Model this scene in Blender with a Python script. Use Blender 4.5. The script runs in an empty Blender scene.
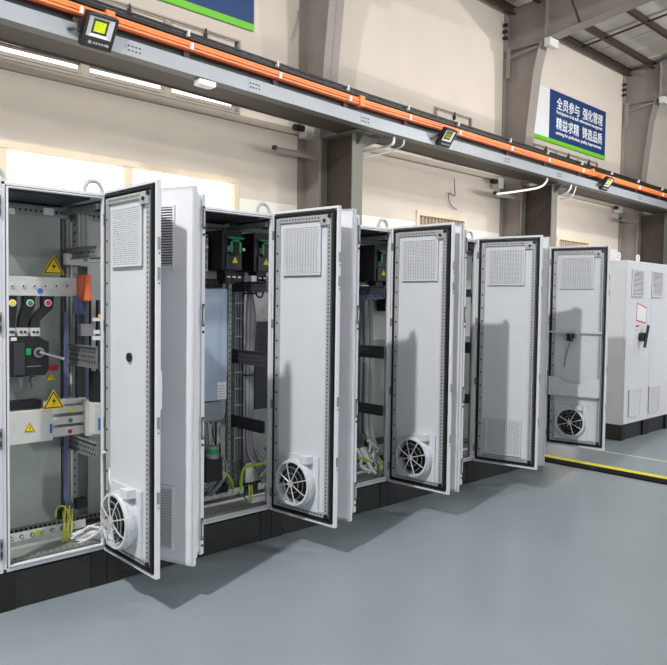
import bpy, math, random
from mathutils import Vector, Matrix
rnd = random.Random(7)
S = bpy.context.scene
COL = S.collection

# ------------------------------------------------------------------ camera
F = 704.72
CAM = Vector((-1.7843, -3.7439, 1.6133))
RX = Vector((0.7277, -0.6857, 0.0134)).normalized()
FW = Vector((0.6856, 0.7268, -0.0415)).normalized()
UP = RX.cross(FW).normalized()
RX = FW.cross(UP).normalized()
cd = bpy.data.cameras.new('camera'); cam = bpy.data.objects.new('camera', cd); COL.objects.link(cam)
cd.sensor_fit = 'HORIZONTAL'; cd.sensor_width = 36; cd.lens = F / 667 * 36; cd.clip_end = 200; cd.clip_start = .05
cam.matrix_world = Matrix(((RX.x, UP.x, -FW.x, CAM.x), (RX.y, UP.y, -FW.y, CAM.y), (RX.z, UP.z, -FW.z, CAM.z), (0, 0, 0, 1)))
S.camera = cam

def at(x, y, Y):                       # the point on the plane at depth Y (into the row) that is seen at a pixel
    d = FW + RX * ((x - 333.5) / F) - UP * ((y - 332.5) / F)
    return CAM + d * ((Y - CAM.y) / d.y)

# ------------------------------------------------------------------ light
wd = bpy.data.worlds.new('hall'); S.world = wd; wd.use_nodes = True
bg = wd.node_tree.nodes['Background']; bg.inputs[0].default_value = (.93, .95, 1, 1); bg.inputs[1].default_value = .15

def high_bay_light(x, y, z, power, r=.14, c=(1, .98, .965)):
    l = bpy.data.lights.new('high_bay_light', 'POINT'); l.shadow_soft_size = r; l.energy = power; l.color = c
    o = bpy.data.objects.new('high_bay_light', l); o.location = (x, y, z); COL.objects.link(o)
for x, y, z, pw in ((-4.4, -2.26, 7.4, 3600), (2.6, -3.0, 7.2, 300), (8.5, -3.0, 7.0, 600), (15.0, -3.5, 6.8, 1800), (-1, -8, 7.5, 350), (10, -8, 7.5, 1500)):
    high_bay_light(x, y, z, pw)
def window_band(loc, rot, sx, sy, power):       # daylight through the window bands of the far side of the hall
    l = bpy.data.lights.new('hall_window_daylight', 'AREA'); l.shape = 'RECTANGLE'; l.size = sx; l.size_y = sy; l.energy = power; l.color = (.97, .98, 1)
    o = bpy.data.objects.new('hall_window_daylight', l); o.location = loc; o.rotation_euler = rot; COL.objects.link(o)
window_band((6, -16, 3.6), (math.radians(90), 0, 0), 34, 3.2, 1350)
for ax_, pw in ((1.5, 75), (7.5, 90), (13.5, 190)):            # unseen fill strips added behind the cabinets to brighten the lower rear wall
    l = bpy.data.lights.new('aisle_fill_light', 'AREA'); l.shape = 'RECTANGLE'; l.size = 4.5; l.size_y = .12; l.energy = pw; l.color = (1, .97, .93)
    o = bpy.data.objects.new('aisle_fill_light', l); o.location = (ax_, 1.6, 3.4); o.rotation_euler = (math.radians(90), 0, 0); COL.objects.link(o)
window_band((-13, -3, 3.6), (math.radians(90), 0, math.radians(-90)), 14, 3.2, 120)

vs = S.view_settings
vs.view_transform = 'Standard'; vs.look = 'None'; vs.gamma = 1; vs.use_curve_mapping = False; vs.exposure = -0.56

# ------------------------------------------------------------------ materials
def lin(h):
    h = h.lstrip('#'); v = [int(h[i:i + 2], 16) / 255 for i in (0, 2, 4)]
    return tuple(((c + .055) / 1.055) ** 2.4 if c > .04045 else c / 12.92 for c in v) + (1,)
def mat(name, col, rough=.5, metal=0., var=.04, scale=6., bump=0., bscale=60., emit=None, es=1., spec=.5, stretch=None):
    m = bpy.data.materials.new(name); m.use_nodes = True; nt = m.node_tree; b = nt.nodes['Principled BSDF']
    c = lin(col) if isinstance(col, str) else col
    b.inputs['Roughness'].default_value = rough; b.inputs['Metallic'].default_value = metal
    b.inputs['Specular IOR Level'].default_value = spec
    tc = nt.nodes.new('ShaderNodeTexCoord'); mp = nt.nodes.new('ShaderNodeMapping'); nt.links.new(tc.outputs['Object'], mp.inputs[0])
    if stretch: mp.inputs['Scale'].default_value = stretch
    if var:
        n = nt.nodes.new('ShaderNodeTexNoise'); n.inputs['Scale'].default_value = scale; n.inputs['Detail'].default_value = 4
        nt.links.new(mp.outputs[0], n.inputs[0])
        r = nt.nodes.new('ShaderNodeValToRGB'); r.color_ramp.elements[0].position = .3; r.color_ramp.elements[1].position = .7
        r.color_ramp.elements[0].color = tuple(x * (1 - var) for x in c[:3]) + (1,); r.color_ramp.elements[1].color = tuple(min(1, x * (1 + var)) for x in c[:3]) + (1,)
        nt.links.new(n.outputs[0], r.inputs[0]); nt.links.new(r.outputs[0], b.inputs['Base Color'])
    else: b.inputs['Base Color'].default_value = c
    if bump:
        n2 = nt.nodes.new('ShaderNodeTexNoise'); n2.inputs['Scale'].default_value = bscale; nt.links.new(mp.outputs[0], n2.inputs[0])
        bp = nt.nodes.new('ShaderNodeBump'); bp.inputs['Strength'].default_value = bump; nt.links.new(n2.outputs[0], bp.inputs['Height']); nt.links.new(bp.outputs[0], b.inputs['Normal'])
    if emit: b.inputs['Emission Color'].default_value = lin(emit); b.inputs['Emission Strength'].default_value = es
    return m
M = {
 'paint': mat('cabinet_paint', '#dcdee2', .38, 0, .02, 8, .03, 220),
 'paint_in': mat('cabinet_paint_inside', '#d3d7dc', .42, 0, .02, 8, .03, 220),
 'zinc': mat('galvanised_sheet', '#8f9792', .42, .35, .06, 5, .02, 40),
 'stiff': mat('punched_stiffener', '#b4b8ba', .42, .3, .05, 20),
 'zinc_dark': mat('punched_zinc', '#8b908e', .45, .5, .12, 30),
 'steel': mat('bright_steel', '#e2e4e6', .3, .5, .04, 20),
 'black': mat('black_plastic', '#15171a', .5, 0, .08, 20),
 'rubber': mat('black_gasket', '#0d0e10', .65, 0, .05, 20),
 'hole': mat('punched_hole', '#16181a', .8, 0, 0),
 'dgrey': mat('dark_grey_plastic', '#34373a', .5, 0, .06, 20),
 'mgrey': mat('grey_plastic', '#8d9092', .5, 0, .05, 20),
 'lgrey': mat('light_grey_plastic', '#cfd1cd', .5, 0, .04, 20),
 'white': mat('white_plastic', '#eef0f0', .4, 0, .02, 20),
 'plinth': mat('plinth_panel_paint', '#242623', .45, 0, .06, 10),
 'plinth_c': mat('plinth_corner_paint', '#111213', .45, 0, .06, 10),
 'yellow': mat('yellow_label', '#ffdb14', .45, 0, .02, 10),
 'green': mat('green_plastic', '#1f9a58', .45, 0, .04, 10),
 'red': mat('red_label', '#c62a48', .45, 0, .04, 10),
 'blue': mat('blue_plastic', '#2f6db8', .45, 0, .06, 10),
 'orange': mat('orange_plastic', '#e06c3c', .45, 0, .06, 10),
 'gy': mat('green_yellow_wire', '#9ac22c', .45, 0, .1, 60),
 'ylw': mat('yellow_wire', '#c9cc5a', .45, 0, .1, 60),
 'wwire': mat('white_cable', '#e6e8ea', .4, 0, .03, 20),
 'bwire': mat('blue_cable', '#565f86', .45, 0, .12, 60),
 'gwire': mat('grey_cable', '#77767c', .45, 0, .12, 60),
 'kwire': mat('black_cable', '#1b1b20', .45, 0, .12, 60),
 'bluepanel': mat('blue_grey_cover', '#a9b8cc', .4, .1, .03, 5),
 'wall': mat('wall_paint', '#d3c9bd', .85, 0, .03, 1.3, .05, 90),
 'wall_white': mat('wall_lower_white', '#eeebe2', .8, 0, .02, 1.5, .04, 90),
 'cream': mat('cream_frame', '#dccdb4', .6, 0, .04, 6),
 'greige': mat('grey_beige_panel', '#a59c90', .6, 0, .05, 4),
 'col': mat('building_steel_paint', '#8d857f', .55, 0, .05, 3),
 'crane': mat('crane_steel_paint', '#5b5b52', .5, 0, .06, 3),
 'crane_d': mat('crane_dark_steel', '#3a302a', .55, 0, .06, 3),
 'tray': mat('tray_galvanised', '#90959b', .45, .25, .05, 2, .02, 30),
 'trench': mat('trench_cover_black', '#0b0b0c', .85, 0, .1, 20, spec=.15),
 'cond': mat('orange_conductor', '#dc8048', .45, 0, .05, 6),
 'cond_d': mat('dark_orange_conductor', '#9c3f1d', .5, 0, .05, 6),
 'sheet': mat('roof_sheet', '#d6cfc4', .6, .1, .06, 2, stretch=(3, .4, 1)),
 'navy': mat('navy_banner', '#15376a', .5, 0, .1, 2),
 'lime': mat('lime_banner', '#6ec22e', .5, 0, .04, 4),
 'bannerw': mat('pale_banner', '#d6dadb', .55, 0, .02, 4),
 'floor_y': mat('yellow_floor_paint', '#e8dc2e', .45, 0, .08, 30),
 'floor_w': mat('pale_floor_line', '#d9dcbc', .45, 0, .08, 30),
 'brown': mat('brown_blind', '#8f7b6a', .7, 0, .12, 12, stretch=(12, 1, .4)),
 'daylight': mat('daylight_pane', '#ffffff', .3, 0, 0, emit='#fffdf2', es=1.9),
 'strip': mat('daylight_gap', '#ffffff', .3, 0, 0, emit='#fffbee', es=1.6),
 'led': mat('yellow_led_chip', '#d8e81c', .4, 0, 0, emit='#cfe01a', es=.55),
 'reflector': mat('lamp_reflector', '#c8cacb', .3, .4, .04, 20),
 'clear': mat('clear_cover', '#9aa2a8', .2, .1, .05, 8),
}
# daylight with a yellowish tint at the left of the long window
def floor_mat():
    m = bpy.data.materials.new('floor_epoxy'); m.use_nodes = True; nt = m.node_tree; b = nt.nodes['Principled BSDF']
    tc = nt.nodes.new('ShaderNodeTexCoord')
    n = nt.nodes.new('ShaderNodeTexNoise'); n.inputs['Scale'].default_value = 1.2; n.inputs['Detail'].default_value = 3
    nt.links.new(tc.outputs['Object'], n.inputs[0])
    r = nt.nodes.new('ShaderNodeValToRGB'); r.color_ramp.interpolation = 'EASE'; r.color_ramp.elements[0].position = .0; r.color_ramp.elements[1].position = 1.
    r.color_ramp.elements[0].color = lin('#7f8a90'); r.color_ramp.elements[1].color = lin('#8b969c')
    nt.links.new(n.outputs[0], r.inputs[0]); nt.links.new(r.outputs[0], b.inputs['Base Color'])
    b.inputs['Roughness'].default_value = .24; b.inputs['Specular IOR Level'].default_value = .5
    n3 = nt.nodes.new('ShaderNodeTexNoise'); n3.inputs['Scale'].default_value = 1.1; n3.inputs['Detail'].default_value = 0; nt.links.new(tc.outputs['Object'], n3.inputs[0])
    mr = nt.nodes.new('ShaderNodeMapRange'); mr.inputs[3].default_value = .28; mr.inputs[4].default_value = .33; nt.links.new(n3.outputs[0], mr.inputs[0]); nt.links.new(mr.outputs[0], b.inputs['Roughness'])
    return m
M['floor'] = floor_mat()

# ------------------------------------------------------------------ mesh helpers
class MB:
    def __init__(s): s.v = []; s.f = []; s.m = []; s.mats = []
    def mi(s, k):
        if k not in s.mats: s.mats.append(k)
        return s.mats.index(k)
    def poly(s, pts, faces, k='paint'):
        o = len(s.v); s.v += [tuple(p) for p in pts]; i = s.mi(k)
        for f in faces: s.f.append(tuple(o + a for a in f)); s.m.append(i)
    def box(s, a, b, k='paint'):
        x0, x1 = sorted((a[0], b[0])); y0, y1 = sorted((a[1], b[1])); z0, z1 = sorted((a[2], b[2]))
        s.poly([(x0, y0, z0), (x1, y0, z0), (x1, y1, z0), (x0, y1, z0), (x0, y0, z1), (x1, y0, z1), (x1, y1, z1), (x0, y1, z1)],
               [(0, 3, 2, 1), (4, 5, 6, 7), (0, 1, 5, 4), (1, 2, 6, 5), (2, 3, 7, 6), (3, 0, 4, 7)], k); return s
    def cyl(s, p0, p1, r, k='paint', n=12, r1=None, caps=True):
        p0 = Vector(p0); p1 = Vector(p1); r1 = r if r1 is None else r1; d = (p1 - p0).normalized()
        a = d.orthogonal().normalized(); b = d.cross(a)
        pts = []
        for p, q in ((p0, r), (p1, r1)):
            for i in range(n): t = 2 * math.pi * i / n; pts.append(p + (a * math.cos(t) + b * math.sin(t)) * q)
        fs = [(i, (i + 1) % n, n + (i + 1) % n, n + i) for i in range(n)]
        if caps: fs += [tuple(range(n - 1, -1, -1)), tuple(range(n, 2 * n))]
        s.poly(pts, fs, k); return s
    def prism(s, pts, d, k='paint'):        # polygon points (3d), extruded along d
        n = len(pts); d = Vector(d); P = [Vector(p) for p in pts]
        s.poly(P + [p + d for p in P], [tuple(range(n - 1, -1, -1)), tuple(range(n, 2 * n))] + [(i, (i + 1) % n, n + (i + 1) % n, n + i) for i in range(n)], k); return s
    def tube(s, pts, r, k='paint', n=6, sub=6, closed=False):
        P = [Vector(p) for p in pts]
        if len(P) > 2:
            Q = []
            m = len(P)
            for i in range(m if closed else m - 1):
                if closed: a, b, c, d = P[(i - 1) % m], P[i], P[(i + 1) % m], P[(i + 2) % m]
                else: a, b, c, d = P[max(i - 1, 0)], P[i], P[i + 1], P[min(i + 2, m - 1)]
                for j in range(sub):
                    t = j / sub
                    Q.append(.5 * ((2 * b) + (c - a) * t + (2 * a - 5 * b + 4 * c - d) * t * t + (3 * b - a - 3 * c + d) * t ** 3))
            if not closed: Q.append(P[-1])
            P = Q
        m = len(P); vs_ = []; nrm = None
        for i in range(m):
            if closed: t = P[(i + 1) % m] - P[i - 1]
            else: t = P[min(i + 1, m - 1)] - P[max(i - 1, 0)]
            if t.length < 1e-9: t = Vector((0, 0, 1))
            t.normalize()
            nrm = t.orthogonal().normalized() if nrm is None else (nrm - t * nrm.dot(t))
            if nrm.length < 1e-6: nrm = t.orthogonal()
            nrm = nrm.normalized(); bn = t.cross(nrm)
            for j in range(n): a = 2 * math.pi * j / n; vs_.append(P[i] + (nrm * math.cos(a) + bn * math.sin(a)) * r)
        fs = []
        for i in range(m if closed else m - 1):
            for j in range(n):
                i2 = (i + 1) % m; fs.append((i * n + j, i * n + (j + 1) % n, i2 * n + (j + 1) % n, i2 * n + j))
        if not closed: fs += [tuple(range(n - 1, -1, -1)), tuple((m - 1) * n + j for j in range(n))]
        s.poly(vs_, fs, k); return s
    def ring(s, c, axis, r0, r1, h, k='paint', n=28):   # hollow cylinder
        c = Vector(c); d = Vector(axis).normalized(); a = d.orthogonal().normalized(); b = d.cross(a); pts = []
        for hh in (0, h):
            for r in (r0, r1):
                for i in range(n): t = 2 * math.pi * i / n; pts.append(c + d * hh + (a * math.cos(t) + b * math.sin(t)) * r)
        fs = []
        for i in range(n):
            j = (i + 1) % n
            fs += [(i, j, n + j, n + i), (2 * n + i, 3 * n + i, 3 * n + j, 2 * n + j), (i, 2 * n + i, 2 * n + j, j), (n + i, n + j, 3 * n + j, 3 * n + i)]
        s.poly(pts, fs, k); return s
    def build(s, name, parent=None, bevel=0, smooth=False):
        me = bpy.data.meshes.new(name); me.from_pydata(s.v, [], s.f)
        for k in s.mats: me.materials.append(M[k])
        me.polygons.foreach_set('material_index', s.m); me.update()
        if smooth:
            for p in me.polygons: p.use_smooth = True
        o = bpy.data.objects.new(name, me); COL.objects.link(o)
        if parent: o.parent = parent
        if bevel:
            b = o.modifiers.new('bevel', 'BEVEL'); b.width = bevel; b.segments = 2; b.limit_method = 'ANGLE'
        return o
def tag(o, label=None, cat=None, group=None, kind=None):
    if label: o['label'] = label
    if cat: o['category'] = cat
    if group: o['group'] = group
    if kind: o['kind'] = kind
    return o
def empty(name, loc, label, cat, group=None, rz=0):
    o = bpy.data.objects.new(name, None); o.location = loc; o.rotation_euler = (0, 0, rz); o.empty_display_size = .2; COL.objects.link(o)
    return tag(o, label, cat, group)
def box(name, a, b, k, parent=None, bevel=0): return MB().box(a, b, k).build(name, parent, bevel)

# ------------------------------------------------------------------ setting
WY = 5.25
fl = MB(); fl.box((-12, -14, -.1), (30, 5.45, 0), 'floor'); tag(fl.build('floor'), 'grey green glossy painted factory floor', None, None, 'structure')

# window openings in the rear wall  (x0, x1, z0, z1)
LOW = [(-.6, 4.64, 2.25, 3.52), (8.87, 10.5, 2.25, 3.45), (14.25, 15.95, 2.25, 3.36)]
UPP = [(-.9, 4.64, 4.48, 5.60), (9.35, 10.6, 4.52, 5.55), (13.0, 16.25, 4.46, 5.44)]
def wall_with_holes():
    w = MB(); xs = sorted({-12, 30} | {v for h in LOW + UPP for v in h[:2]}); 
    for i in range(len(xs) - 1):
        x0, x1 = xs[i], xs[i + 1]; c = (x0 + x1) / 2
        hs = sorted([h[2:] for h in LOW + UPP if h[0] < c < h[1]])
        z = 0; cuts = []
        for a, b in hs: cuts.append((z, a)); z = b
        cuts.append((z, 8.22))
        for a, b in cuts:
            for lo, hi, k in ((0, 3.22, 'wall_white'), (3.22, 9, 'wall')):
                p, q = max(a, lo), min(b, hi)
                if q > p: w.box((x0, WY, p), (x1, WY + .2, q), k)
    return w
tag(wall_with_holes().build('wall_back'), 'beige painted rear wall with white lower band', None, None, 'structure')
# ceiling: sloping roof sheet with ribs
rf = MB()
def rz_(y): return 8.25 + .11 * (WY - y)
y0, y1 = WY + .2, -1.5
rf.prism([(-12, y0, rz_(y0)), (30, y0, rz_(y0)), (30, y1, rz_(y1)), (-12, y1, rz_(y1))], (0, 0, .06), 'sheet')
x = -12.
while x < 30:
    rf.prism([(x, y0, rz_(y0)), (x + .05, y0, rz_(y0)), (x + .05, y1, rz_(y1)), (x, y1, rz_(y1))], (0, 0, -.035), 'sheet'); x += .82
tag(rf.build('ceiling'), 'grey ribbed metal roof sheet', None, None, 'structure')

def window(n, h, mullions, style):
    x0, x1, z0, z1 = h
    w = MB(); t = .09 if style != 'upper' else .03
    k = 'cream' if style != 'upper' else 'greige'
    f0, f1 = WY - .035, WY + .12
    w.box((x0, f0, z1 - t), (x1, f1, z1), k); w.box((x0, f0, z0), (x1, f1, z0 + t), k)
    w.box((x0, f0, z0 + t), (x0 + t, f1, z1 - t), k); w.box((x1 - t, f0, z0 + t), (x1, f1, z1 - t), k)
    for m in mullions: w.box((m - .06, f0 + .01, z0 + t), (m + .06, f1, z1 - t), k)
    o = tag(w.build(f'window_{n}', None, .006), None, None, None, 'structure')
    g0 = WY + .06
    if style == 'bright': box('window_pane', (x0 + t, g0, z0 + t), (x1 - t, g0 + .02, z1 - t), 'daylight', o)
    elif style == 'blind':
        box('window_blind', (x0 + t, g0, z0 + t), (x1 - t, g0 + .02, z1 - t), 'brown', o)
        b = MB(); xx = x0 + t + .05
        while xx < x1 - t: b.box((xx, g0 - .03, z0 + t), (xx + .012, g0, z1 - t), 'cream'); xx += .11
        b.build('blind_slats', o)
    else:
        ms_ = [x0 + t] + list(mullions) + [x1 - t]
        for a, b in zip(ms_[:-1], ms_[1:]):
            g = MB(); g.box((a + .07, g0, z0 + .05), (b - .07, g0 + .02, z0 + .24), 'strip'); g.build('window_pane', o)
            g = MB(); g.box((a + .065, f0 + .012, z0 + t), (b - .065, g0, z0 + .095), 'greige'); g.box((a + .12, f0 + .006, z0 + t + .012), (b - .1, f0 + .012, z0 + t + .016), 'dgrey')
            g.box((a + .065, f0 + .02, z0 + .175), (b - .065, g0, z0 + .198), 'crane_d'); g.build('window_rail', o)
        ms = [x0 + t] + list(mullions) + [x1 - t]
        for a, b in zip(ms[:-1], ms[1:]):
            a += .07; b -= .07; s = MB()
            s.box((a, f0 + .02, z0 + .225), (b, g0, z1 - t), 'wall')
            for q in ((a, b, z0 + .225, z0 + .24), (a, b, z1 - t - .03, z1 - t - .01)): s.box((q[0], f0 + .005, q[2]), (q[1], f0 + .02, q[3]), 'greige')
            ss = s.build('window_sash', o)
            mx = (a + b) / 2; l = MB(); l.box((mx - .02, f0 - .03, z1 - t - .12), (mx + .02, f0 + .02, z1 - t - .04), 'black'); l.cyl((mx, f0 - .02, z1 - t - .04), (mx, f0 - .02, z1 - t + .03), .012, 'black', 8); l.build('window_latch', o)
window(1, LOW[0], [1.16, 2.81], 'bright')
window(2, LOW[1], [], 'blind'); window(3, LOW[2], [], 'blind')
window(4, UPP[0], [-.2, 1.02, 2.2, 3.4], 'upper')
window(5, UPP[1], [], 'upper'); window(6, UPP[2], [14.1, 15.2], 'upper')
# ledge running along the wall under the upper windows
l = MB(); l.box((-12, WY - .045, 4.372), (30, WY, 4.47), 'greige'); l.box((-12, WY - .05, 4.362), (30, WY, 4.372), 'col')
tag(l.build('trim_1'), 'grey girt along the rear wall', None, None, 'structure')

# ------------------------------------------------------------------ steel of the building
COLX = [.05, 5.98, 11.9, 17.78]
where = ['at the left, behind the first cabinets and mostly outside the frame', 'behind the orange rail left of the picture centre', 'between the plain wall and the blue slogan banner', 'at the right edge beyond the slogan banner']
def plate(m, pts, x0, x1, k):  m.prism([(x0, y, z) for y, z in pts], (x1 - x0, 0, 0), k)
for i, cx in enumerate(COLX[1:], 1):
    t = empty('building_column', (cx, 5.0, 0), 'grey tapered steel building column ' + where[i], 'column', 'tapered columns along the rear wall')
    w = MB(); bf = [(4.76, 0), (4.70, 4.4), (4.62, 5.42), (4.48, 6.66), (4.33, 7.25)]
    def add(mb, name):
        o = mb.build(name, t); o.location = (-cx, -5.0, 0); return o
    plate(w, [(WY - .02, 0)] + bf + [(4.2, 8.2), (WY - .02, 8.15)], cx - .006, cx + .006, 'col'); add(w, 'web')
    fgl = MB()
    for a, b in zip(bf[:-1], bf[1:]):
        fgl.prism([(cx - .16, a[0], a[1]), (cx + .16, a[0], a[1]), (cx + .16, b[0], b[1]), (cx - .16, b[0], b[1])], (0, .014, 0), 'col')
    add(fgl, 'front_flange')
    bfm = MB(); bfm.box((cx - .16, WY - .03, 0), (cx + .16, WY - .012, 8.15), 'col'); add(bfm, 'rear_flange')
    st = MB(); st.box((cx - .15, 4.36, 7.2), (cx + .15, WY - .03, 7.215), 'col'); st.box((cx - .15, 4.23, 7.25), (cx + .15, 4.25, 8.2), 'col'); add(st, 'stiffener_plate')
    # rafter
    r = empty('roof_rafter', (cx, 4.2, 7.25), 'deep grey steel roof rafter above the ' + ('centre left column' if i == 1 else 'column beside the slogan banner' if i == 2 else 'column at the right edge'), 'rafter', 'roof rafters')
    def addr(mb, name):
        o = mb.build(name, r); o.location = (-cx, -4.2, -7.25); return o
    e = -1.4
    w = MB(); plate(w, [(4.23, 7.27), (e, 7.27 + .115 * (4.23 - e)), (e, rz_(e) - .22), (4.23, rz_(4.23) - .2)], cx - .006, cx + .006, 'col'); addr(w, 'web')
    w = MB(); w.prism([(cx - .16, 4.23, 7.25), (cx + .16, 4.23, 7.25), (cx + .16, e, 7.25 + .115 * (4.23 - e)), (cx - .16, e, 7.25 + .115 * (4.23 - e))], (0, 0, .016), 'col'); addr(w, 'bottom_flange')
    w = MB(); w.prism([(cx - .16, 4.23, rz_(4.23) - .2), (cx + .16, 4.23, rz_(4.23) - .2), (cx + .16, e, rz_(e) - .2), (cx - .16, e, rz_(e) - .2)], (0, 0, .016), 'col'); addr(w, 'top_flange')
    w = MB(); w.box((cx - .17, 4.1, 7.08), (cx + .17, 4.235, 7.25), 'lgrey'); addr(w, 'end_bracket')
    # braces up to the purlins
    for py in (3.5, 1.4):
        bz = 7.27 + .115 * (4.23 - py)
        b = MB(); b.tube([(cx - .05, py, bz + .02), (cx - .85, py, rz_(py) - .25)], .022, 'crane_d', 4); addr(b, 'flange_brace')
    # wall girt struts on the column
    b = MB(); b.tube([(cx - .17, WY - .05, 7.0), (cx - .17, 4.40, 7.12)], .025, 'col', 4)
    b.box((cx - .185, WY - .2, 6.6), (cx - .17, WY - .1, 7.25), 'col')
    o = b.build('strut', t); o.location = (-cx, -5.0, 0)
    b = MB()
    for k in range(3): b.box((cx - .23, WY - .12, 7.45 + .14 * k), (cx - .17, WY - .03, 7.51 + .14 * k), 'black')
    o = b.build('bolt_bracket', t); o.location = (-cx, -5.0, 0)
names = ['at the eave against the rear wall', 'second from the rear wall', 'third from the rear wall', 'fourth from the rear wall', 'fifth from the rear wall', 'sixth from the rear wall']
for k, py in enumerate((5.12, 4.5, 3.5, 2.45, 1.4, .35)):
    z = rz_(py) - .04
    m = MB(); m.box((-11, py - .006, z - .2), (29, py + .006, z), 'crane_d'); m.box((-11, py - .08, z - .206), (29, py + .006, z - .2), 'crane_d'); m.box((-11, py - .006, z - .006), (29, py + .08, z), 'crane_d')
    tag(m.build('roof_purlin'), 'dark steel roof purlin running along the roof, ' + names[k], 'purlin', 'roof purlins')
for k, px in enumerate((8.9, 15.0)):
    m = MB(); m.prism([(px, 5.1, rz_(5.1) - .16), (px + .05, 5.1, rz_(5.1) - .16), (px + .05, .4, rz_(.4) - .16), (px, .4, rz_(.4) - .16)], (0, 0, .03), 'crane_d')
    tag(m.build('sag_rod'), 'thin dark rod tying the roof purlins ' + ('left of the centre column top' if k == 0 else 'above the slogan banner'), 'rod', 'purlin ties')

# ------------------------------------------------------------------ crane columns and runway
def gz(x): return -.04 - (.0245 if x < 5.98 else .009) * (x - 5.98)     # the runway drops slightly along the hall
def bend(m):
    out = MB(); out.mats = m.mats
    m.v = [(x, y, z + gz(x)) for x, y, z in m.v]; return m
def long(m, a, b, k):
    for x0, x1 in ((-11, 5.98), (5.98, 29)): m.box((x0, a[1], a[2]), (x1, b[1], b[2]), k)
    return m

cw = ['left end one, mostly outside the frame', 'left of the picture centre behind the second open cabinet', 'behind the fourth open cabinet', 'at the right edge behind the closed cabinet']
for i, cx in enumerate(COLX):
    t = empty('crane_column', (cx, 4.35, 0), 'dark olive steel column carrying the crane runway, ' + cw[i], 'column', 'crane runway columns')
    for nm, a, b, k in (('front_flange', (cx - .115, 4.0, 0), (cx + .115, 4.016, 4.26 + gz(cx)), 'crane'), ('rear_flange', (cx - .115, 4.68, 0), (cx + .115, 4.696, 4.26 + gz(cx)), 'crane'), ('web', (cx - .005, 4.016, 0), (cx + .005, 4.68, 4.26 + gz(cx)), 'crane_d')):
        o = box(nm, a, b, k, t); o.location = (-cx, -4.35, 0)
    m = MB(); m.box((cx - .2, 3.82, 4.26), (cx + .2, 4.69, 4.272), 'crane'); m.prism([(cx - .01, 4.0, 4.26), (cx - .01, 3.82, 4.26), (cx - .01, 4.0, 4.1)], (.02, 0, 0), 'crane')
    m.prism([(cx + .115, 4.02, 4.26), (cx + .5, 4.02, 4.26), (cx + .5, 4.02, 4.22), (cx + .115, 4.02, 4.06)], (0, .015, 0), 'crane')
    o = m.build('top_bracket', t); o.location = (-cx, -4.35, gz(cx))
    m = MB(); m.box((cx - .95, 4.84, 3.92), (cx - .13, 4.86, 4.0), 'col'); m.box((cx - .95, 4.80, 3.985), (cx - .13, 4.86, 4.0), 'col'); m.box((cx - 1.0, 4.79, 3.95), (cx - .95, 4.86, 4.01), 'crane_d'); m.box((cx - .16, 4.69, 3.92), (cx - .12, 4.86, 4.0), 'col')
    o = m.build('side_arm', t); o.location = (-cx, -4.35, 0)
rb = empty('crane_runway_beam', (5, 4.1, 4.28), 'long dark steel crane runway girder crossing the whole picture', 'beam')
def part(m, name, par, off, bv=0): o = bend(m).build(name, par, bv); o.location = off; return o
RO = (-5, -4.1, -4.28)
for nm, a, b, k in (('bottom_flange', (0, 3.80, 4.28), (0, 4.25, 4.30), 'crane_d'), ('web', (0, 4.02, 4.30), (0, 4.035, 4.72), 'crane_d'), ('top_flange', (0, 3.85, 4.72), (0, 4.25, 4.74), 'crane_d'), ('crane_rail', (0, 4.0, 4.74), (0, 4.06, 4.79), 'black'), ('side_plate', (0, 3.80, 4.30), (0, 3.812, 4.80), 'black'), ('flange_lip', (0, 4.24, 4.262), (0, 4.25, 4.28), 'crane_d')):
    part(long(MB(), a, b, k), nm, rb, RO)
tr = empty('cable_tray', (5, 3.7, 4.27), 'pale galvanised cable trunking with riveted joints, hung below the orange rail', 'cable tray')
TO = (-5, -3.7, -4.27)
m = MB(); long(m, (0, 3.62, 4.272), (0, 3.63, 4.445), 'tray'); long(m, (0, 3.63, 4.272), (0, 3.79, 4.28), 'crane'); long(m, (0, 3.63, 4.437), (0, 3.79, 4.445), 'tray'); part(m, 'trunking', tr, TO)
for xc in (.05, 2.05, 3.72, 5.75, 7.6, 9.5, 11.4, 13.3, 15.2, 17.1):
    m = MB(); m.box((xc - .10, 3.617, 4.272), (xc + .10, 3.62, 4.445), 'tray')
    for a in range(4):
        for b in range(2): m.cyl((xc - .07 + .045 * a, 3.608, 4.33 + .05 * b), (xc - .07 + .045 * a, 3.617, 4.33 + .05 * b), .009, 'dgrey', 6)
    part(m, 'joint_plate', tr, TO)
cr = empty('conductor_rail', (5, 3.72, 4.6), 'bright orange enclosed conductor rail running the length of the hall', 'conductor rail')
CO = (-5, -3.72, -4.6)
m = MB()
for zz, d in ((4.59, 3.70), (4.625, 3.69), (4.66, 3.70)): long(m, (0, d, zz), (0, 3.77, zz + .030), 'cond')
long(m, (0, 3.72, 4.575), (0, 3.765, 4.695), 'cond_d'); part(m, 'orange_bars', cr, CO, .004)
m = MB(); long(m, (0, 3.71, 4.712), (0, 3.76, 4.745), 'black'); long(m, (0, 3.69, 4.765), (0, 3.715, 4.79), 'black'); part(m, 'black_cable', cr, CO)
for xc in (-1.2, .12, 1.47, 2.83, 4.19, 5.5, 6.84, 8.15, 9.75, 11.1, 12.5, 13.9, 15.3, 16.7):
    m = MB(); m.box((xc - .014, 3.665, 4.585), (xc + .014, 3.70, 4.66), 'white'); m.box((xc - .06, 3.67, 4.73), (xc - .035, 3.72, 4.80), 'lgrey'); m.box((xc - .06, 3.762, 4.50), (xc + .014, 3.80, 4.79), 'crane_d')
    part(m, 'clip', cr, CO)
for xc in (1.75, 5.7, 12.9):
    m = MB(); m.box((xc, 3.675, 4.57), (xc + .1, 3.78, 4.72), 'cond'); part(m, 'joint_cover', cr, CO)

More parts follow.
